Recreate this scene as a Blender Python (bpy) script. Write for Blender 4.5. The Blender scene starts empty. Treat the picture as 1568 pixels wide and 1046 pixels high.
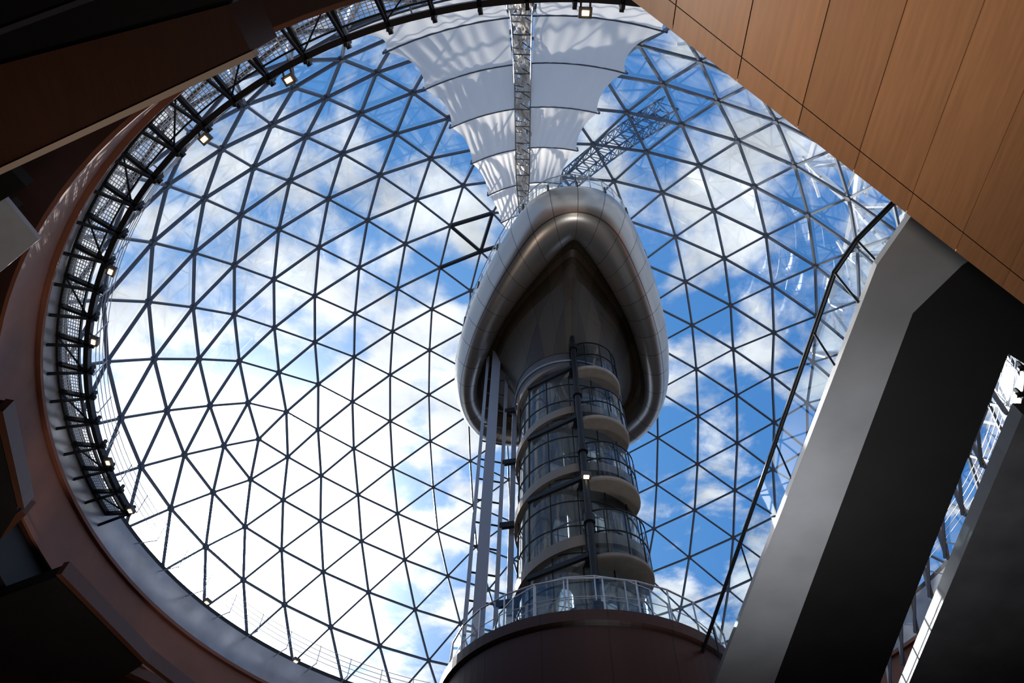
import bpy, bmesh, math, random
from mathutils import Vector, Matrix, noise
random.seed(4)
ZO=1.6
pi=math.pi
sc=bpy.context.scene
try:
    sc.view_settings.view_transform='Standard'
    sc.view_settings.look='None'
except Exception as e: print(e)

# ---------------------------------------------------------------- helpers
class MB:
    def __init__(s): s.v=[];s.f=[];s.uv=[]
    def add(s,vs,fs):
        o=len(s.v); s.v+= [tuple(p) for p in vs]; s.f+=[tuple(i+o for i in f) for f in fs]
    def bar(s,p,q,r,n=6,cap=True):
        p=Vector(p);q=Vector(q);d=q-p
        if d.length<1e-5:return
        d.normalize(); a=d.cross(Vector((0,0,1)))
        if a.length<1e-3:a=d.cross(Vector((1,0,0)))
        a.normalize();b=d.cross(a)
        vs=[]
        for c in(p,q):
            for i in range(n):
                t=2*pi*(i+.5)/n; vs.append(c+a*math.cos(t)*r+b*math.sin(t)*r)
        fs=[(i,(i+1)%n,n+(i+1)%n,n+i) for i in range(n)]
        if cap: fs+=[tuple(range(n))[::-1],tuple(range(n,2*n))]
        s.add(vs,fs)
    def rbar(s,p,q,w,h,up=(0,0,1)):
        p=Vector(p);q=Vector(q);d=(q-p)
        if d.length<1e-5:return
        d.normalize();up=Vector(up);a=d.cross(up)
        if a.length<1e-3:a=d.cross(Vector((1,0,0)))
        a.normalize();b=a.cross(d).normalized()
        vs=[]
        for c in(p,q):
            for x,y in((-1,-1),(1,-1),(1,1),(-1,1)): vs.append(c+a*x*w/2+b*y*h/2)
        s.add(vs,[(0,1,5,4),(1,2,6,5),(2,3,7,6),(3,0,4,7),(3,2,1,0),(4,5,6,7)])
    def box(s,x0,x1,y0,y1,z0,z1):
        s.add([(x0,y0,z0),(x1,y0,z0),(x1,y1,z0),(x0,y1,z0),(x0,y0,z1),(x1,y0,z1),(x1,y1,z1),(x0,y1,z1)],
          [(3,2,1,0),(4,5,6,7),(0,1,5,4),(1,2,6,5),(2,3,7,6),(3,0,4,7)])
    def prism(s,poly,z0,z1):
        n=len(poly)
        A=sum(poly[i][0]*poly[(i+1)%n][1]-poly[(i+1)%n][0]*poly[i][1] for i in range(n))
        if A<0: poly=poly[::-1]
        vs=[(x,y,z0) for x,y in poly]+[(x,y,z1) for x,y in poly]
        s.add(vs,[tuple(range(n))[::-1],tuple(range(n,2*n))]+[(i,(i+1)%n,n+(i+1)%n,n+i) for i in range(n)])
    def revolve(s,prof,c,a0=0,a1=360,n=96,closed=False):
        full=abs(a1-a0)>=359.9; m=len(prof); vs=[]
        cnt=n if full else n+1
        for i in range(cnt):
            t=math.radians(a0+(a1-a0)*i/n)
            for r,z in prof: vs.append((c[0]+r*math.cos(t),c[1]+r*math.sin(t),z))
        fs=[]
        for i in range(n):
            j=(i+1)%cnt
            for k in range(m if closed else m-1):
                l=(k+1)%m
                fs.append((i*m+k,j*m+k,j*m+l,i*m+l))
        s.add(vs,fs)
    def sweep(s,pts,r,n=8):
        for a,b in zip(pts[:-1],pts[1:]): s.bar(a,b,r,n)
    def build(s,name,mat,parent=None,smooth=False,uv=None):
        me=bpy.data.meshes.new(name)
        me.from_pydata([(x,y,z+ZO) for x,y,z in s.v],[],s.f)
        if uv:
            l=me.uv_layers.new(name='UVMap')
            for lp in me.loops: l.data[lp.index].uv=uv[lp.vertex_index]
        me.materials.append(mat)
        if smooth: me.polygons.foreach_set('use_smooth',[True]*len(me.polygons))
        me.update()
        o=bpy.data.objects.new(name,me); sc.collection.objects.link(o)
        if parent:o.parent=parent
        return o
def empty(name):
    o=bpy.data.objects.new(name,None); sc.collection.objects.link(o); return o

def mat(name,col,rough=.6,metal=0,var=0.0,scale=3,bump=0,emit=None,es=0,spec=.5):
    m=bpy.data.materials.new(name); m.use_nodes=True; nt=m.node_tree; b=nt.nodes['Principled BSDF']
    b.inputs['Base Color'].default_value=(*col,1); b.inputs['Roughness'].default_value=rough
    b.inputs['Metallic'].default_value=metal
    b.inputs['Specular IOR Level'].default_value=spec
    if emit: b.inputs['Emission Color'].default_value=(*emit,1); b.inputs['Emission Strength'].default_value=es
    if var or bump:
        tc=nt.nodes.new('ShaderNodeTexCoord'); n=nt.nodes.new('ShaderNodeTexNoise')
        n.inputs['Scale'].default_value=scale; n.inputs['Detail'].default_value=5
        nt.links.new(tc.outputs['Object'],n.inputs['Vector'])
        if var:
            r=nt.nodes.new('ShaderNodeMapRange'); r.inputs[1].default_value=.3; r.inputs[2].default_value=.7
            r.inputs[3].default_value=1-var; r.inputs[4].default_value=1+var
            nt.links.new(n.outputs['Fac'],r.inputs[0])
            mx=nt.nodes.new('ShaderNodeVectorMath'); mx.operation='SCALE'; mx.inputs[0].default_value=col
            nt.links.new(r.outputs[0],mx.inputs['Scale']); nt.links.new(mx.outputs[0],b.inputs['Base Color'])
        if bump:
            bp=nt.nodes.new('ShaderNodeBump'); bp.inputs['Strength'].default_value=bump
            nt.links.new(n.outputs['Fac'],bp.inputs['Height']); nt.links.new(bp.outputs[0],b.inputs['Normal'])
    return m
def glassmat(name,tint,gloss,rough=.02,diff=0,dcol=(.3,.38,.45)):
    m=bpy.data.materials.new(name); m.use_nodes=True; nt=m.node_tree; nt.nodes.clear()
    o=nt.nodes.new('ShaderNodeOutputMaterial'); t=nt.nodes.new('ShaderNodeBsdfTransparent'); t.inputs[0].default_value=(*tint,1)
    g=nt.nodes.new('ShaderNodeBsdfGlossy'); g.inputs['Roughness'].default_value=rough; g.inputs[0].default_value=(.9,.95,1,1)
    mx=nt.nodes.new('ShaderNodeMixShader'); lw=nt.nodes.new('ShaderNodeLayerWeight'); lw.inputs[0].default_value=.35
    ma=nt.nodes.new('ShaderNodeMath'); ma.operation='MULTIPLY'; ma.inputs[1].default_value=gloss
    nt.links.new(lw.outputs['Fresnel'],ma.inputs[0]); nt.links.new(ma.outputs[0],mx.inputs[0])
    src=t.outputs[0]
    if diff:
        tr=nt.nodes.new('ShaderNodeBsdfTranslucent'); tr.inputs[0].default_value=(*dcol,1)
        m2=nt.nodes.new('ShaderNodeMixShader'); m2.inputs[0].default_value=diff
        nt.links.new(t.outputs[0],m2.inputs[1]); nt.links.new(tr.outputs[0],m2.inputs[2]); src=m2.outputs[0]
    nt.links.new(src,mx.inputs[1]); nt.links.new(g.outputs[0],mx.inputs[2]); nt.links.new(mx.outputs[0],o.inputs[0])
    return m
def panelmat(name,col,rough,metal,period_v=None,line=.02,var=.12,dark=.15):
    """cladding with seams along UV u (unit = one panel) and v"""
    m=mat(name,col,rough,metal); nt=m.node_tree; b=nt.nodes['Principled BSDF']; L=nt.links
    uv=nt.nodes.new('ShaderNodeUVMap'); sp=nt.nodes.new('ShaderNodeSeparateXYZ'); L.new(uv.outputs[0],sp.inputs[0])
    def seam(sock):
        f=nt.nodes.new('ShaderNodeMath'); f.operation='FRACT'; L.new(sock,f.inputs[0])
        g=nt.nodes.new('ShaderNodeMath'); g.operation='GREATER_THAN'; g.inputs[1].default_value=line; L.new(f.outputs[0],g.inputs[0]); return g
    a=seam(sp.outputs[0]); c=seam(sp.outputs[1])
    mu=nt.nodes.new('ShaderNodeMath'); mu.operation='MULTIPLY'; L.new(a.outputs[0],mu.inputs[0]); L.new(c.outputs[0],mu.inputs[1])
    fl=nt.nodes.new('ShaderNodeVectorMath'); fl.operation='FLOOR'; L.new(uv.outputs[0],fl.inputs[0])
    wn=nt.nodes.new('ShaderNodeTexWhiteNoise'); L.new(fl.outputs[0],wn.inputs['Vector'])
    r=nt.nodes.new('ShaderNodeMapRange'); r.inputs[3].default_value=1-var; r.inputs[4].default_value=1+var; L.new(wn.outputs['Value'],r.inputs[0])
    r2=nt.nodes.new('ShaderNodeMapRange'); r2.inputs[3].default_value=dark; r2.inputs[4].default_value=1; L.new(mu.outputs[0],r2.inputs[0])
    m2=nt.nodes.new('ShaderNodeMath'); m2.operation='MULTIPLY'; L.new(r.outputs[0],m2.inputs[0]); L.new(r2.outputs[0],m2.inputs[1])
    s=nt.nodes.new('ShaderNodeVectorMath'); s.operation='SCALE'; s.inputs[0].default_value=col; L.new(m2.outputs[0],s.inputs['Scale'])
    L.new(s.outputs[0],b.inputs['Base Color'])
    return m
def woodmat(name,col,step):
    m=mat(name,col,.42,0); nt=m.node_tree; b=nt.nodes['Principled BSDF']; L=nt.links
    tc=nt.nodes.new('ShaderNodeTexCoord'); mp=nt.nodes.new('ShaderNodeMapping'); mp.inputs['Scale'].default_value=(9,.6,9)
    L.new(tc.outputs['Object'],mp.inputs[0]); n=nt.nodes.new('ShaderNodeTexNoise'); n.inputs['Scale'].default_value=2.0; n.inputs['Detail'].default_value=6
    L.new(mp.outputs[0],n.inputs['Vector'])
    sp=nt.nodes.new('ShaderNodeSeparateXYZ'); L.new(tc.outputs['Object'],sp.inputs[0])
    d=nt.nodes.new('ShaderNodeMath'); d.operation='DIVIDE'; d.inputs[1].default_value=step; L.new(sp.outputs[0],d.inputs[0])
    f=nt.nodes.new('ShaderNodeMath'); f.operation='FLOOR'; L.new(d.outputs[0],f.inputs[0])
    wn=nt.nodes.new('ShaderNodeTexWhiteNoise'); wn.noise_dimensions='1D'; L.new(f.outputs[0],wn.inputs['W'])
    r=nt.nodes.new('ShaderNodeMapRange'); r.inputs[3].default_value=.88; r.inputs[4].default_value=1.08; L.new(wn.outputs['Value'],r.inputs[0])
    r2=nt.nodes.new('ShaderNodeMapRange'); r2.inputs[1].default_value=.3; r2.inputs[2].default_value=.7; r2.inputs[3].default_value=.88; r2.inputs[4].default_value=1.1; L.new(n.outputs['Fac'],r2.inputs[0])
    mm=nt.nodes.new('ShaderNodeMath'); mm.operation='MULTIPLY'; L.new(r.outputs[0],mm.inputs[0]); L.new(r2.outputs[0],mm.inputs[1])
    s=nt.nodes.new('ShaderNodeVectorMath'); s.operation='SCALE'; s.inputs[0].default_value=col; L.new(mm.outputs[0],s.inputs['Scale'])
    L.new(s.outputs[0],b.inputs['Base Color'])
    return m

M_strut=mat('strut_paint',(.085,.105,.14),.4,.2)
M_strutW=mat('white_strut_paint',(.9,.93,.96),.4,.0)
M_black=mat('black_steel',(.012,.013,.016),.45,.4)
M_grey=mat('grey_render',(.42,.44,.49),.32,.15,.2,.8)
M_dgrey=mat('grey_cladding',(.31,.315,.33),.42,.2,.2,.5)
M_ddgrey=mat('dark_grey_paint',(.09,.09,.095),.45,.2,.2,1.2)
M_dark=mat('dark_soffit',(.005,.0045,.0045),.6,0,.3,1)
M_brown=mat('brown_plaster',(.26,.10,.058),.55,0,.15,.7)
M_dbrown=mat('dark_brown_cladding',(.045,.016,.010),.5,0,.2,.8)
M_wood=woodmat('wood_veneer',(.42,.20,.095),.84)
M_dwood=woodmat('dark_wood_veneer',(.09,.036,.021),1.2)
M_trim=mat('pale_trim',(.9,.7,.56),.4)
M_pale=mat('pale_panel',(.55,.6,.68),.5,0,.08,2)
M_glass=glassmat('dome_glass',(.97,.985,1.0),.2)
M_tglass=glassmat('tower_glass',(.70,.79,.86),.9,.04,.28,(.5,.58,.66))
M_bglass=glassmat('balustrade_glass',(.84,.90,.93),.6)
M_steel=mat('brushed_steel',(.5,.52,.55),.35,.8)
M_mesh=mat('galvanised_mesh',(.75,.78,.8),.4,.3)
M_white=mat('white_steel',(.34,.39,.48),.4,.2)
M_beige=mat('beige_stair_soffit',(.36,.31,.26),.55,0,.1,3)
M_lamp=mat('lamp_lens',(1,.9,.7),.3,emit=(1,.68,.34),es=5)

M_cloth=bpy.data.materials.new('sailcloth'); M_cloth.use_nodes=True
nt=M_cloth.node_tree; nt.nodes.clear()
o=nt.nodes.new('ShaderNodeOutputMaterial'); d=nt.nodes.new('ShaderNodeBsdfDiffuse'); t=nt.nodes.new('ShaderNodeBsdfTranslucent')
d.inputs[0].default_value=(.96,.94,.91,1); t.inputs[0].default_value=(.92,.88,.83,1)
mx=nt.nodes.new('ShaderNodeMixShader'); mx.inputs[0].default_value=.64
nt.links.new(d.outputs[0],mx.inputs[1]); nt.links.new(t.outputs[0],mx.inputs[2]); nt.links.new(mx.outputs[0],o.inputs[0])

C=(1.56,19.7)      # dome centre in plan
T=(2.68,19.7)      # tower axis
RD=18.6
# ---------------------------------------------------------------- world sky
sun_dir=Vector((-471,865,681)).normalized()
w=bpy.data.worlds.new('sky'); sc.world=w; w.use_nodes=True; nt=w.node_tree; L=nt.links
nt.nodes.clear()
def N(t,**k):
    n=nt.nodes.new(t)
    for a,b in k.items(): setattr(n,a,b)
    return n
def mathn(op,a,b=None,clamp=False):
    n=N('ShaderNodeMath',operation=op,use_clamp=clamp)
    for i,x in enumerate((a,b)):
        if x is None: continue
        if isinstance(x,(int,float)): n.inputs[i].default_value=x
        else: L.new(x,n.inputs[i])
    return n.outputs[0]
out=N('ShaderNodeOutputWorld'); bg=N('ShaderNodeBackground')
tc=N('ShaderNodeTexCoord'); sp=N('ShaderNodeSeparateXYZ'); L.new(tc.outputs['Generated'],sp.inputs[0])
zc=mathn('MAXIMUM',sp.outputs[2],.08)
px=mathn('DIVIDE',sp.outputs[0],zc); py=mathn('DIVIDE',sp.outputs[1],zc)
cb=N('ShaderNodeCombineXYZ'); L.new(px,cb.inputs[0]); L.new(py,cb.inputs[1]); cb.inputs[2].default_value=5.2
n1=N('ShaderNodeTexNoise'); n1.inputs['Scale'].default_value=7.0; n1.inputs['Detail'].default_value=8; n1.inputs['Roughness'].default_value=.54; n1.inputs['Distortion'].default_value=.2
L.new(cb.outputs[0],n1.inputs['Vector'])
dt=N('ShaderNodeVectorMath',operation='DOT_PRODUCT'); L.new(tc.outputs['Generated'],dt.inputs[0]); dt.inputs[1].default_value=sun_dir
sd=mathn('MAXIMUM',dt.outputs['Value'],0)
s6=mathn('POWER',sd,9)
cl=mathn('ADD',n1.outputs['Fac'],mathn('MULTIPLY',s6,.08))
rp=N('ShaderNodeMapRange',interpolation_type='SMOOTHSTEP'); rp.inputs[1].default_value=.43; rp.inputs[2].default_value=.63; L.new(cl,rp.inputs[0])
blue=N('ShaderNodeMixRGB'); L.new(mathn('POWER',sd,4),blue.inputs[0]); blue.inputs[1].default_value=(.055,.21,.56,1); blue.inputs[2].default_value=(.14,.40,.83,1)
n2=N('ShaderNodeTexNoise'); n2.inputs['Scale'].default_value=9; n2.inputs['Detail'].default_value=5; L.new(cb.outputs[0],n2.inputs['Vector'])
r2=N('ShaderNodeMapRange'); r2.inputs[1].default_value=.35; r2.inputs[2].default_value=.65; r2.inputs[3].default_value=.68; r2.inputs[4].default_value=1.1; L.new(n2.outputs['Fac'],r2.inputs[0])
cc=N('ShaderNodeVectorMath',operation='SCALE'); cc.inputs[0].default_value=(.88,.94,1.0); L.new(r2.outputs[0],cc.inputs['Scale'])
mx=N('ShaderNodeMixRGB'); L.new(rp.outputs[0],mx.inputs[0]); L.new(blue.outputs[0],mx.inputs[1]); L.new(cc.outputs[0],mx.inputs[2])
glow=mathn('ADD',mathn('MULTIPLY',mathn('POWER',sd,20),.7),mathn('MULTIPLY',mathn('POWER',sd,90),7.0))
glow=mathn('ADD',glow,mathn('MULTIPLY',mathn('POWER',sd,1200),200))
gc=N('ShaderNodeVectorMath',operation='SCALE'); gc.inputs[0].default_value=(1,.98,.95); L.new(glow,gc.inputs['Scale'])
ad=N('ShaderNodeVectorMath',operation='ADD'); L.new(mx.outputs[0],ad.inputs[0]); L.new(gc.outputs[0],ad.inputs[1])
L.new(ad.outputs[0],bg.inputs[0]); bg.inputs[1].default_value=1.0; L.new(bg.outputs[0],out.inputs[0])
sl=bpy.data.lights.new('sun','SUN'); sl.energy=8; sl.angle=.01; sl.color=(1,.95,.87)
so=bpy.data.objects.new('sun',sl); sc.collection.objects.link(so); so.rotation_euler=sun_dir.to_track_quat('Z','Y').to_euler(); so.location=(-30,60,60)

# ---------------------------------------------------------------- geodesic dome
def icosa():
    v=[Vector((0,0,1))]; z=1/math.sqrt(5); r=2*z
    for i in range(5): t=2*pi*i/5; v.append(Vector((r*math.cos(t),r*math.sin(t),z)))
    for i in range(5): t=2*pi*(i+.5)/5; v.append(Vector((r*math.cos(t),r*math.sin(t),-z)))
    v.append(Vector((0,0,-1)))
    f=[]
    for i in range(5):
        j=(i+1)%5
        f+=[(0,1+i,1+j),(1+i,6+i,1+j),(6+i,6+j,1+j),(11,6+j,6+i)]
    return v,f
def geodesic(n,rot=0):
    v,f=icosa(); idx={}; V=[]; F=[]
    R=Matrix.Rotation(rot,3,'Z')
    def get(p):
        p=(R@p).normalized(); k=(round(p.x,4),round(p.y,4),round(p.z,4))
        if k not in idx: idx[k]=len(V); V.append(p)
        return idx[k]
    for a,b,c in f:
        A,B,Cc=v[a],v[b],v[c]; g={}
        for i in range(n+1):
            for j in range(n+1-i):
                g[i,j]=get(A*(n-i-j)/n+B*i/n+Cc*j/n)
        for i in range(n):
            for j in range(n-i):
                F.append((g[i,j],g[i+1,j],g[i,j+1]))
                if i+j<n-1: F.append((g[i+1,j],g[i+1,j+1],g[i,j+1]))
    return V,F
dome=empty('glass_dome')
V,F=geodesic(8,math.radians(14))
ctr=Vector((C[0],C[1],20))
E=set()
for f in F:
    for a,b in((f[0],f[1]),(f[1],f[2]),(f[2],f[0])): E.add((min(a,b),max(a,b)))
mb=MB(); mthick=MB(); nodes=MB()
hatch=Vector((-2.4,18,38))
for a,b in sorted(E):
    p,q=V[a].copy(),V[b].copy()
    if p.z<0 and q.z<0: continue
    if p.z<0: p,q=q,p
    if q.z<0: q=p+(q-p)*(p.z/(p.z-q.z))
    P=ctr+p*RD; Q=ctr+q*RD
    if ((P+Q)/2-hatch).length<1.7: mthick.rbar(P,Q,.17,.2,(p+q))
    mb.rbar(P,Q,.1,.12,(p+q))
used=set(i for e in E for i in e if V[i].z>0)
for i in used:
    p=V[i]; nodes.bar(ctr+p*(RD-.1),ctr+p*(RD+.1),.14,8)
mb.build('strut_lattice',M_strut,dome); nodes.build('node_discs',M_strut,dome); mthick.build('vent_frames',M_black,dome)
bm=bmesh.new(); bv=[bm.verts.new(ctr+p*(RD+.1)) for p in V]
for f in F: bm.faces.new([bv[i] for i in f])
bmesh.ops.bisect_plane(bm,geom=bm.verts[:]+bm.edges[:]+bm.faces[:],plane_co=ctr,plane_no=(0,0,1),clear_inner=True)
bmesh.ops.translate(bm,verts=bm.verts,vec=(0,0,ZO))
me=bpy.data.meshes.new('glazing'); bm.to_mesh(me); bm.free(); me.materials.append(M_glass)
go=bpy.data.objects.new('glazing',me); sc.collection.objects.link(go); go.parent=dome
mb=MB(); mb.revolve([(RD-.15,19.9),(RD+.3,19.9),(RD+.3,20.15),(RD-.15,20.15)],C,n=144,closed=True); mb.build('base_ring',M_black,dome)
out_l=MB(); V2,F2=geodesic(8,math.radians(38)); E2=set()
for f in F2:
    for a,b in((f[0],f[1]),(f[1],f[2]),(f[2],f[0])): E2.add((min(a,b),max(a,b)))
for a,b in sorted(E2):
    p=V2[a];q=V2[b];m=(p+q)/2
    az=math.degrees(math.atan2(m.y,m.x)); el=math.degrees(math.asin(m.z/m.length))
    if -74<az<8 and 2<el<40:
        out_l.rbar(ctr+p*20.6,ctr+q*20.6,.2,.3,m)
        out_l.rbar(ctr+p*20.6,ctr+m.normalized()*19.5,.09,.12,m)
out_l.build('outer_space_frame',M_strutW,dome)

# ---------------------------------------------------------------- drum, ceiling, walls
mb=MB(); mb.revolve([(18.4,18.3),(18.4,18.8),(18.42,19.3),(18.45,19.95)],C,n=144); mb.revolve([(19.1,16),(19.1,20)],C,n=144); mb.build('wall_drum',M_grey,None,True)
mb=MB(); mb.revolve([(18.4,16),(18.3,16),(18.3,16.2),(18.4,16.2),(18.4,18.2),(18.25,18.2),(18.25,18.35),(18.5,18.35)],C,n=144); mb.build('trim_1',M_brown,None)
X0,X1,Y0,Y1=-24,28,-12,44
mb=MB(); n=144; vs=[]
for i in range(n):
    t=2*pi*i/n; c,s=math.cos(t),math.sin(t)
    k=min(((X1-C[0])/c if c>1e-6 else (X0-C[0])/c if c<-1e-6 else 1e9),((Y1-C[1])/s if s>1e-6 else (Y0-C[1])/s if s<-1e-6 else 1e9))
    vs+=[(C[0]+18.4*c,C[1]+18.4*s,16),(C[0]+k*c,C[1]+k*s,16)]
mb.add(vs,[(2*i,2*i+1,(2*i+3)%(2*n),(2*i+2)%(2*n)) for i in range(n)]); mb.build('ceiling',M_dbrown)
for nm,b in(('wall_left',(X0-.3,X0,Y0,Y1,-1.6,16)),('wall_right',(X1,X1+.3,Y0,Y1,-1.6,16)),('wall_back',(X0,X1,Y0-.3,Y0,-1.6,16)),('wall_front',(X0,X1,Y1,Y1+.3,-1.6,16))):
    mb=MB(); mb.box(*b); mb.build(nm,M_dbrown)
mb=MB(); mb.box(X0,X1,Y0,Y1,-1.9,-1.6); mb.build('floor',mat('stone_floor',(.10,.09,.08),.4,0,.1,.5))

mb=MB(); mb.prism([(-14.6,19.2),(-13.1,24.1),(-14.6,25.5),(-19,25),(-19,21.5)],14,14.5); mb.prism([(-14.7,16.1),(-15.8,17.5),(-20,18),(-20,11.5),(-13.9,12.2)],14,14.5)
mb.box(-19,-17,12,24,14.5,16)
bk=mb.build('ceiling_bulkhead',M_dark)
mb=MB()
for p,q in(((-14.5,19.1),(-13,24)),((-14.6,16.2),(-20,21.4)),((-13,24),(-10,30)),((-14.6,16),(-13.8,12.2))):
    mb.rbar((*p,14.3),(*q,14.3),.22,.5)
for p,q in (((-17.5,17.8),(-24,24)),((-9,34),(-16,27)),((-15,27),(-24,31))): mb.rbar((*p,15.8),(*q,15.8),.4,.4)
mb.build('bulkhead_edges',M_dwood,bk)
pp=empty('wall_panel')
mb=MB(); mb.prism([(-10.85,7.0),(-11.35,5.8),(-15,5.2),(-15,8.6),(-12.1,7.9)],14,14.12); mb.build('panel',M_pale,pp)
mb=MB(); mb.rbar((-10.6,5.4,13.9),(-14,7.2,13.9),.5,.3); mb.rbar((-11.2,6.2,14.2),(-14.5,8.0,14.2),.2,.3); mb.box(-15,-14.6,5,8.6,14,16); mb.build('panel_frame',M_dark,pp)

g=empty('wood_gallery')
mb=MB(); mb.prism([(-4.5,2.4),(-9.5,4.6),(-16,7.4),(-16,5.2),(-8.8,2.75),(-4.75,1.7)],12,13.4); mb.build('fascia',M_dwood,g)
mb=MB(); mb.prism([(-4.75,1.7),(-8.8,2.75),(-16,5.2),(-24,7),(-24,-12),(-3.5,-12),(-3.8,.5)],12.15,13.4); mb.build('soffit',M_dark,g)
mb=MB(); mb.rbar((-4.45,2.42,12.05),(-16,7.45,12.05),.1,.25); mb.build('edge_trim',M_trim,g)
mb=MB()
for i in range(5):
    y=1.2-i*1.1; mb.rbar((-5.5,y,12.1),(-20,y+4.8,12.1),.08,.1)
mb.build('soffit_battens',M_ddgrey,g)

# ---------------------------------------------------------------- ring walkway (left and near side only)
wk=empty('dome_walkway')
A0,A1=172,350
ri,ro,zw=17.4,18.4,19.5
mb=MB(); mb.revolve([(ri-.08,zw-.16),(ri+.08,zw-.16),(ri+.08,zw+.1),(ri-.08,zw+.1)],C,A0,A1,n=90,closed=True)
mb.revolve([(17.66,zw-.08),(17.71,zw-.08),(17.71,zw+.05),(17.66,zw+.05)],C,A0,A1,n=90,closed=True)
mb.revolve([(ro-.08,zw-.15),(ro,zw-.15),(ro,zw+.1),(ro-.08,zw+.1)],C,A0,A1,n=90,closed=True)
na=44
for i in range(na+1):
    t=math.radians(A0+(A1-A0)*i/na); c,s=math.cos(t),math.sin(t); t2=math.radians(A0+(A1-A0)*(i+1)/na)
    P=lambda r,z:(C[0]+r*c,C[1]+r*s,z)
    mb.rbar(P(ri-.25,zw-.08),P(ro,zw-.08),.11,.16); mb.rbar(P(ri,zw-.2),P(ro,zw-.7),.07,.1); mb.rbar(P(ri-.1,zw-.3),P(ri-.1,zw+.25),.12,.1)
    if i%2==0 and i<na: mb.rbar(P(ri+.1,zw-.1),(C[0]+ro*math.cos(t2),C[1]+ro*math.sin(t2),zw-.1),.04,.05)
mb.build('brackets_and_beams',M_black,wk)
mb=MB()
for k in range(8):
    r=17.78+k*.08; mb.revolve([(r,zw),(r+.02,zw),(r+.02,zw+.03),(r,zw+.03)],C,A0,A1,n=90,closed=True)
for i in range(380):
    t=math.radians(A0+(A1-A0)*i/380); c,s=math.cos(t),math.sin(t); mb.rbar((C[0]+17.72*c,C[1]+17.72*s,zw),(C[0]+18.35*c,C[1]+18.35*s,zw),.02,.03)
mb.build('deck_grating',M_mesh,wk)
mb=MB()
for z in(.35,.6,.85,1.1): mb.revolve([(ri-.1,zw+z),(ri-.08,zw+z),(ri-.08,zw+z+.02),(ri-.1,zw+z+.02)],C,n=144,closed=True)
for i in range(60):
    t=2*pi*(i+.5)/60; c,s=math.cos(t),math.sin(t); mb.bar((C[0]+(ri-.1)*c,C[1]+(ri-.1)*s,zw+.15),(C[0]+(ri-.1)*c,C[1]+(ri-.1)*s,zw+1.15),.022)
    mb.bar((C[0]+(ri-.1)*c,C[1]+(ri-.1)*s,zw+.2),(C[0]+18.4*c,C[1]+18.4*s,zw+.2),.025)
mb.build('guard_rail',M_steel,wk)
for az in(-117.4,-128,-148,-158.4,-178,173,-90,152,133):
    t=math.radians(az); c,s=math.cos(t),math.sin(t); r=ri-.3
    mb=MB(); p=Vector((C[0]+r*c,C[1]+r*s,zw-.3)); tx=Vector((-s,c,0)); rx=Vector((c,s,0))
    mb.rbar(p-tx*.17+Vector((0,0,.06)),p+tx*.17+Vector((0,0,.06)),.26,.14); mb.bar(p+tx*.12,p+rx*.3+tx*.12+Vector((0,0,.3)),.03); mb.bar(p-tx*.12,p+rx*.3-tx*.12+Vector((0,0,.3)),.03)
    o=mb.build('floodlight',M_ddgrey)
    mb=MB(); mb.rbar(p-tx*.09-Vector((0,0,.02)),p+tx*.09-Vector((0,0,.02)),.12,.04); mb.build('lens',M_lamp,o)

# ---------------------------------------------------------------- shade sail
ss=empty('shade_sail')
RS=17.5
stn=[17.35,15.9,13.5,11.0,8.5,6.2,4.2,2.6]
def ac(rho):
    y=C[1]-rho; xc=-.14+(y-2.6)*.036; return math.atan2(xc-C[0],rho)
def sp_pt(rho,u,drop=0,hw=.33):
    a=ac(rho)+u*hw; R=RS-drop
    rr=min(rho,R*.9995); z=20+math.sqrt(max(R*R-rr*rr,0))
    return Vector((C[0]+rho*math.sin(a)*1,C[1]-rho*math.cos(a),z))
cl=MB(); bat=MB()
nu,nv=40,14
for k in range(len(stn)-1):
    for sgn in(-1,1):
        vs=[]
        for j in range(nv+1):
            v=j/nv; rho=stn[k]+(stn[k+1]-stn[k])*v
            sag=4*v*(1-v)
            for i in range(nu+1):
                u=i/nu; uu=(.095+(1-.095)*u)*(1-.10*sag*u*u)
                ed=min(v,1-v)*2
                fold=(.05*(1-ed)+.015)*math.sin(uu*52+4*v*math.sin(k*2.1+sgn)+noise.noise(Vector((uu*4,k*3+v*.6,sgn)))*4)*(ed*1.4+.15)+.04*noise.noise(Vector((uu*5,rho*.9,sgn*3+k)))
                vs.append(sp_pt(rho,sgn*uu,.26*sag*(1-.3*u)+fold))
        fs=[(j*(nu+1)+i,j*(nu+1)+i+1,(j+1)*(nu+1)+i+1,(j+1)*(nu+1)+i) for j in range(nv) for i in range(nu)]
        cl.add(vs,fs)
for rho in stn:
    pts=[sp_pt(rho,-1.03+2.06*i/16,.03) for i in range(17)]; bat.sweep(pts,.035,6)
    for s in(-1,1): bat.bar(sp_pt(rho,s*1.03,-.05),sp_pt(rho,s*1.03,-.05)+Vector((0,0,.5)),.05)
cl.build('fabric_panels',M_cloth,ss,True); bat.build('battens',M_strut,ss)
tr=MB()
n=44; ts=[17.3-(17.3-2.2)*i/n for i in range(n+1)]
for off in(-.36,.36):
    for dr in(.0,.5):
        tr.sweep([sp_pt(r,0,dr)+Vector((off*min(1,r/7),0,0)) for r in ts],.03,6)
for i in range(n):
    f=min(1,ts[i]/7)*.36
    a=sp_pt(ts[i],0,0 if i%2 else .5)+Vector((-f,0,0)); b=sp_pt(ts[i+1],0,.5 if i%2 else 0)+Vector((f,0,0)); tr.bar(a,b,.022)
    if i%3==0: tr.bar(sp_pt(ts[i],0,.5)+Vector((-f,0,0)),sp_pt(ts[i],0,.5)+Vector((f,0,0)),.025)
tr.build('track_truss',M_ddgrey,ss)
rb=MB(); m=240
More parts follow.
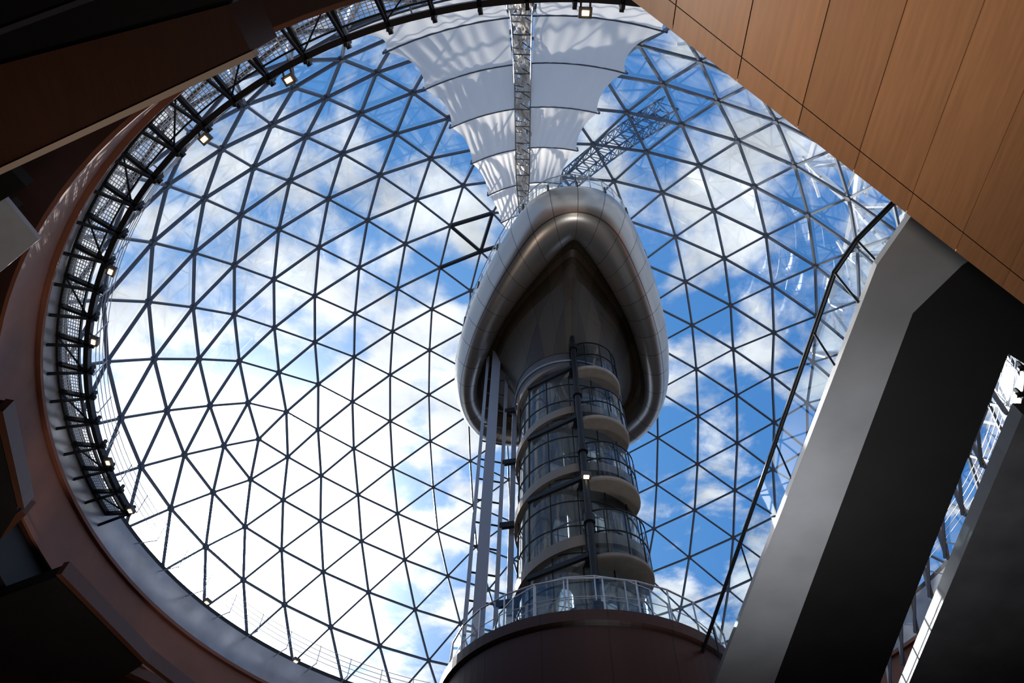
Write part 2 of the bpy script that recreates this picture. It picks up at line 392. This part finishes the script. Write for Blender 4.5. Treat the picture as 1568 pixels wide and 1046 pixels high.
for side in(0,1,2,3):
    vs=[]
    for i in range(m+1):
        r=17.3-(17.3-2.4)*i/m; f=min(1,r/7); x=(.3*noise.noise(Vector((r*1.2,1+side*7,0)))+(side-1.5)*.15)*f
        wd=.05+.05*noise.noise(Vector((r*1.7,side*3,2)))
        for k in range(6):
            vs.append(sp_pt(r,0,.25+.5*noise.noise(Vector((r*2.0,k*1.3,5+side))))+Vector((x+((k-2.5)*wd+.09*noise.noise(Vector((r*3.5,k,9+side))))*f,0,0)))
    rb.add(vs,[(i*6+k,i*6+k+1,(i+1)*6+k+1,(i+1)*6+k) for i in range(m) for k in range(5)])
rb.build('gathered_cloth',M_cloth,ss,True)

# ---------------------------------------------------------------- maintenance gantry outside (rides on the dome)
gm=MB()
a0=Vector((2.6,14.6,38.2))-ctr; a1=Vector((7.2,9.4,34.4))-ctr
pts=[a0.lerp(a1,i/14).normalized() for i in range(15)]
side=(a0.cross(a1)).normalized()
ch=[[],[],[],[]]
for i,v in enumerate(pts):
    for k,(o,r) in enumerate(((-.5,18.95),(.5,18.95),(-.5,19.8),(.5,19.8))): ch[k].append(ctr+v*r+side*o)
for c in ch: gm.sweep(c,.05,6)
for i in range(14):
    for a,b in((0,1),(2,3),(0,2),(1,3)):
        gm.bar(ch[a][i],ch[b][i],.03); gm.bar(ch[a][i],ch[b][i+1],.025)
gm.build('maintenance_gantry',mat('blue_steel',(.05,.11,.2),.5,.3),dome)

# ---------------------------------------------------------------- tower
tw=empty('observation_tower')
ZT=25.2
mb=MB(); prof=[(2.3,-1.6),(2.3,4.6),(3.6,5.2),(4.3,6.4),(4.35,10.4),(4.45,10.5),(4.45,10.8),(4.2,10.85),(0,10.85)]
uvs=[]
mb.revolve(prof,T,n=96)
for i in range(96):
    for k,(r,z) in enumerate(prof): uvs.append((i/6.0+.01,z/2.6))
mb.build('base_drum',panelmat('brown_drum_cladding',(.07,.022,.013),.45,.0,line=.02,dark=.4),tw,False,uvs)
PI=lambda r,t,z:(T[0]+r*math.cos(t),T[1]+r*math.sin(t),z)
mb=MB(); mb.revolve([(.35,10.8),(.35,ZT+1)],T,n=32); mb.build('core_shaft',M_dgrey,tw,True)
mb=MB(); mb.revolve([(2.2,11),(2.2,ZT)],T,n=64); mb.build('shaft_glazing',M_tglass,tw,True)
mb=MB()
for i in range(14):
    t=2*pi*(i+.3)/14; mb.bar(PI(2.22,t,10.8),PI(2.22,t,ZT),.022)
for k in range(13):
    z=12.2+k*1.1; mb.revolve([(2.2,z),(2.23,z),(2.23,z+.025),(2.2,z+.025)],T,n=64,closed=True)
mb.build('mullions',M_black,tw)
st=MB(); sg=MB(); hr=MB(); pitch=3.3; n=300; turns=4.3; z0=11.0; vs=[];v2=[]
ph=math.radians(-160)
for i in range(n+1):
    q=i/n*turns; t=ph+q*2*pi; z=z0+q*pitch
    for r,dz in((.9,0),(2.12,0),(2.12,-.2),(.9,-.2)): vs.append(PI(r,t,z+dz))
    for r,dz in((2.12,.12),(2.34,.12),(2.34,-.3),(2.12,-.3)): v2.append(PI(r,t,z+dz))
for i in range(n):
    for k in range(4):
        l=(k+1)%4; q=(i*4+k,i*4+l,(i+1)*4+l,(i+1)*4+k); st.f.append(q); sg.f.append(q)
st.v=vs; sg.v=v2
st.build('spiral_stair',M_beige,tw); sg.build('stair_stringer',mat('stringer',(.24,.20,.16),.4,.3),tw)
pts=[PI(1.95,ph+i/n*turns*2*pi,z0+i/n*turns*pitch+1.1) for i in range(0,n+1,2)]; hr.sweep(pts,.035)
for i in range(0,n,6):
    t=ph+i/n*turns*2*pi; z=z0+i/n*turns*pitch; hr.bar(PI(1.95,t,z),PI(1.95,t,z+1.1),.018)
hr.build('stair_handrail',M_black,tw)
ld=MB(); lg=MB(); lf=MB()
lc=(T[0]+.78,T[1]-1.4)
for k in range(1,5):
    z=10.55+k*pitch
    ld.revolve([(0,z),(1.32,z),(1.36,z+.04),(1.36,z+.16),(0,z+.17)],lc,n=48)
    lg.revolve([(1.32,z+.16),(1.32,z+1.95)],lc,-130,50,24)
    for zz in(1.05,1.95): lf.revolve([(1.3,z+zz),(1.34,z+zz),(1.34,z+zz+.04),(1.3,z+zz+.04)],lc,-130,50,24,True)
    for a in range(-130,51,30):
        t=math.radians(a); lf.bar((lc[0]+1.33*math.cos(t),lc[1]+1.33*math.sin(t),z+.16),(lc[0]+1.33*math.cos(t),lc[1]+1.33*math.sin(t),z+1.98),.024)
    lf.rbar((lc[0]-.9,lc[1]-.7,z+.1),(T[0]+.0,T[1]-2.7,z+.1),.2,.22)
    lf.rbar((T[0]-1.9,T[1]-1.4,z+.1),(T[0]+.0,T[1]-2.7,z+.1),.12,.16)
    lf.bar((lc[0]-.2,lc[1]-.2,z+.3),(lc[0]-.2,lc[1]-.2,z+2.2),.16,12)
ld.build('landing_slabs',M_beige,tw,False); lg.build('landing_glazing',M_bglass,tw,True); lf.build('landing_frames',M_black,tw)
lm=MB(); lm.revolve([(.1,16.2),(.75,16.35),(.85,16.6),(.85,18.6),(.6,18.9),(.1,19)],(T[0]+.9,T[1]-1.0),n=8); lm.build('lift_car',M_ddgrey,tw)
pm=MB(); pm.bar((2.72,16.95,10.8),(2.72,16.95,ZT+1.5),.12,12)
for k in range(5): pm.bar((2.72,16.95,12+k*pitch),(2.72,19,12+k*pitch),.08,8); pm.bar((2.72,16.95,11.85+k*pitch),(2.72,16.95,12.15+k*pitch),.19,12)
pm.build('guide_mast',M_black,tw)
mb=MB(); mb.rbar((2.55,16.75,17.1),(2.89,16.75,17.1),.2,.2); tl=mb.build('mast_lamp',M_ddgrey,tw)
mb=MB(); mb.rbar((2.63,16.72,16.98),(2.81,16.72,16.98),.14,.04); mb.build('mast_lamp_lens',M_lamp,tw)
mb=MB(); mb.revolve([(2.2,ZT-1.0),(2.3,ZT-.95),(2.4,ZT-.5),(2.4,ZT+1)],T,n=64); mb.build('top_collar',M_ddgrey,tw,True)
mb=MB(); mb.revolve([(2.4,ZT-.55),(2.46,ZT-.55),(2.46,ZT-.47),(2.4,ZT-.47)],T,n=64,closed=True); mb.build('collar_ring',M_white,tw,True)
def balustrade(path,h,parent,name,closed=False,post=1,mid=(.5,)):
    gl=MB(); fr=MB()
    for a,b in zip(path[:-1],path[1:]):
        gl.add([(a[0],a[1],a[2]+.1),(b[0],b[1],b[2]+.1),(b[0],b[1],b[2]+h-.05),(a[0],a[1],a[2]+h-.05)],[(0,1,2,3)])
        fr.bar((a[0],a[1],a[2]+h),(b[0],b[1],b[2]+h),.028)
        for k in mid: fr.bar((a[0],a[1],a[2]+h*k),(b[0],b[1],b[2]+h*k),.012)
    for i,a in enumerate(path):
        if i%post==0: fr.bar(a,(a[0],a[1],a[2]+h),.025)
    gl.build(name+'_glass',M_bglass,parent); fr.build(name+'_frame',M_steel,parent)
balustrade([PI(4.2,2*pi*i/28,10.8) for i in range(29)],1.15,tw,'platform_balustrade')
balustrade([PI(2.9,2*pi*i/20,10.8) for i in range(21)],2.2,tw,'inner_screen',mid=(.33,.66))
cm=MB()
for x,y,wd in((-1.2,20.2,.14),(-.75,20.0,.42),(-.2,20.4,.16)):
    cm.rbar((x,y,5),(x,y,29),wd,wd*.8,(0,1,0))
sb=MB()
for k in range(16):
    z=11+k*1.15; sb.bar((-1.2,20.2,z),(-.2,20.4,z),.04)
    if k%3==0: sb.rbar((-.2,20.4,z),(.6,20.2,z),.15,.25)
cm.rbar((.25,20.6,10.8),(.25,20.6,28.5),.22,.2,(0,1,0))
cm.build('steel_columns',M_white,tw); sb.build('column_rungs',M_black,tw)

# ---------------------------------------------------------------- egg shaped gallery
pod=empty('viewing_pod')
oc=[(0,11.1),(1.3,11.35),(2.4,12.3),(3.55,14.4),(4.45,16.5),(5.15,18.6),(5.6,21),(5.55,23),(5.0,24.6),(3.8,25.8),(1.8,26.0),(0,26.1)]
ic=[(0,13.3),(.55,13.75),(1.25,14.7),(2.1,16.0),(2.9,17.4),(3.6,19.0),(4.3,21.2),(4.4,22.8),(3.9,24.0),(3.1,24.7),(1.6,24.9),(0,24.95)]
def spline(c,m):
    P=[(-c[1][0],c[1][1])]+c+[(-c[-2][0],c[-2][1])]; o=[]
    for i in range(1,len(P)-2):
        for j in range(m):
            t=j/m; r=[]
            for d in(0,1):
                a,b,e,f=P[i-1][d],P[i][d],P[i+1][d],P[i+2][d]
                r.append(.5*(2*b+(e-a)*t+(2*a-5*b+4*e-f)*t*t+(-a+3*b-3*e+f)*t**3))
            o.append(tuple(r))
    o.append(c[-1]); return o
def closed(h): return [(T[0]+x,y) for x,y in h]+[(T[0]-x,y) for x,y in h[-2:0:-1]]
O=closed(spline(oc,6)); I=closed(spline(ic,6))
Rg=[]
for p in I:
    d=Vector((p[0]-T[0],p[1]-T[1])); d.normalize(); Rg.append((T[0]+d.x*2.42,T[1]+d.y*2.42))
nP=len(O)
al=[0]
for i in range(nP): a=O[i];b=O[(i+1)%nP]; al.append(al[-1]+math.hypot(a[0]-b[0],a[1]-b[1]))
npan=34
ZE=29.0
def lerp2(a,b,k): return (a[0]+(b[0]-a[0])*k,a[1]+(b[1]-a[1])*k)
prof=[(.55,1.45),(.25,1.35),(.08,1.05),(0,.6),(-.02,.2),(.03,-.2),(.14,-.55),(.3,-.82),(.5,-.95),(.72,-.9),(.9,-.7),(1,-.4)]
mb=MB(); uv=[]
for i in range(nP+1):
    for k,(q,z) in enumerate(prof):
        p=lerp2(O[i%nP],I[i%nP],q); mb.v.append((p[0],p[1],ZE+z)); uv.append((al[i]/al[-1]*npan+.02,k*.245+.3))
m=len(prof)
mb.f=[(i*m+k,(i+1)*m+k,(i+1)*m+k+1,i*m+k+1) for i in range(nP) for k in range(m-1)]
mb.build('rim_shell',panelmat('pod_metal_cladding',(.56,.52,.46),.28,.85,line=.03,var=.05,dark=.35),pod,True,uv)
mb=MB(); uv=[]; NS=12
for i in range(nP+1):
    for k in range(NS+1):
        q=1-k/NS
        p=lerp2(Rg[i%nP],I[i%nP],q); dist=math.hypot(I[i%nP][0]-Rg[i%nP][0],I[i%nP][1]-Rg[i%nP][1])
        s=1-q; z=-.4+.5*math.sin(min(s*2.5,1)*pi)-(3.3)*s**2.2
        mb.v.append((p[0],p[1],ZE+z)); uv.append((i/nP*22,s*dist/1.2+.02))
m=NS+1; mb.f=[(i*m+k,(i+1)*m+k,(i+1)*m+k+1,i*m+k+1) for i in range(nP) for k in range(m-1)]
mb.build('soffit',panelmat('soffit_panels',(.052,.037,.021),.45,.2,line=.03,var=.45,dark=.5),pod,False,uv)
mb=MB(); 
ring=[(*lerp2(O[i],I[i],.55),ZE+1.45) for i in range(nP)]
mb.add(ring+[(T[0],19.5,ZE+1.6)],[(i,(i+1)%nP,nP) for i in range(nP)]); mb.build('deck',M_ddgrey,pod)
balustrade([(*lerp2(O[i%nP],I[i%nP],.05),ZE+1.0) for i in range(0,nP+1,3)],1.35,pod,'balustrade')
mb=MB()
for i in range(0,nP,6): a=O[i]; mb.bar((*a,ZE+.55),(*a,ZE+1.15),.05)
mb.build('clamps',M_black,pod)

# ---------------------------------------------------------------- wood ceiling upper right
wc=empty('ceiling_wood')
zw_=8.4; edge=lambda x:.27+.61*x
bw=.26; st_=.84; mb=MB()
x=-2.52
while x<27:
    x1=x+st_-.012
    mb.prism([(x,-12),(x1,-12),(x1,edge(x1)-bw-.012),(x,edge(x)-bw-.012)],zw_,zw_+.05)
    mb.prism([(x,edge(x)-bw),(x1,edge(x1)-bw),(x1,edge(x1)),(x,edge(x))],zw_-.01,zw_+.05)
    x+=st_
mb.build('veneer_boards',M_wood,wc)
mb=MB(); mb.prism([(-2.5,-12),(27.8,-12),(27.8,edge(27.8)-.05),(-2.5,edge(-2.5)-.05)],zw_+.05,zw_+.5); mb.build('backing',M_dark,wc)

# ---------------------------------------------------------------- footbridges on the right
fb=empty('footbridge')
mb=MB(); mb.prism([(4.7,42),(5.0,24),(5.38,4.5),(5.7,3.4),(7.2,3.8),(6.63,4.45),(6.2,5.3),(6.85,24),(7.5,42)],9.2,9.32); mb.build('edge_cladding',M_dgrey,fb)
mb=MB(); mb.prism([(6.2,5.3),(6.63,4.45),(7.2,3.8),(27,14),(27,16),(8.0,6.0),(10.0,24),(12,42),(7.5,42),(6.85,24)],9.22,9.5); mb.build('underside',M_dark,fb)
hp=[(5.0,42,9.3),(5.15,24,9.3)]+[(5.2+.2*(15.0-y)/12,y,9.3) for y in(21,18,15,12,9,6.4,5.2)]+[(5.55,4.6,9.3),(5.95,3.9,9.3)]
gl=MB(); fr=MB()
for a,b in zip(hp[:-1],hp[1:]):
    gl.add([(a[0],a[1],9.35),(b[0],b[1],9.35),(b[0],b[1],10.25),(a[0],a[1],10.25)],[(0,1,2,3)])
    fr.bar((a[0],a[1],10.3),(b[0],b[1],10.3),.045,10)
for a in hp: fr.bar((a[0],a[1],9.3),(a[0],a[1],10.3),.02)
gl.build('balustrade_glass',M_bglass,fb); fr.build('handrail',M_black,fb)
fb2=empty('footbridge')
mb=MB(); mb.prism([(8.75,7.2),(10.7,24),(12.7,42),(15,42),(14,7.2)],9.2,9.5); mb.build('edge_cladding',M_ddgrey,fb2)
balustrade([(8.05+2*(i/16),6.6+i*1.1,9.5) for i in range(17)],1.1,fb2,'balustrade',mid=(.25,.5,.75))
fr=MB()
for i in range(24):
    y=7.5+i*1.3; x=8.9+(y-7.2)*.116
    fr.rbar((x-.1,y,9.6),(x+.9,y+.6,12.2),.07,.08); fr.rbar((x+.9,y+.6,12.2),(x,y+1.3,9.6),.05,.06)
fr.rbar((9.6,7.5,12.2),(13,38,12.2),.12,.12); fr.build('side_truss',M_strut,fb2)

# ---------------------------------------------------------------- added fill lights, no visible fixtures
def area(name,loc,target,size,e,col,spread=180):
    l=bpy.data.lights.new(name,'AREA'); l.size=size; l.energy=e; l.color=col; l.spread=math.radians(spread)
    o=bpy.data.objects.new(name,l); sc.collection.objects.link(o); o.location=(loc[0],loc[1],loc[2]+ZO)
    d=Vector(target)-Vector(loc); o.rotation_euler=(-d).to_track_quat('Z','Y').to_euler(); return o
area('fill_light',(2.8,1.0,3.0),(3.8,1.2,8),1.2,100,(1,.91,.8),140)  # unseen fill added to brighten the wood ceiling
area('fill_light',(-8,18,-1),(-15,17,17),4,240,(1,.82,.69),100)  # added fill from below for the brown fascia on the left
area('fill_light',(-4,5.5,3),(-8,4.4,12),1.5,16,(1,.85,.75),70)  # weak added fill, lifts the wood gallery edge and trim
area('fill_light',(3,9,1),(5.6,10,9.2),2,125,(.95,.97,1),75)  # added fill aimed at the grey footbridge cladding, no real source

# ---------------------------------------------------------------- camera
cam=bpy.data.cameras.new('camera'); co=bpy.data.objects.new('camera',cam); sc.collection.objects.link(co)
cam.lens=24; cam.sensor_width=36; cam.clip_end=500
co.matrix_world=Matrix.Translation((0,0,ZO))@Matrix.Rotation(math.radians(146.43),4,'X')@Matrix.Rotation(math.radians(2.15),4,'Z')
sc.camera=co
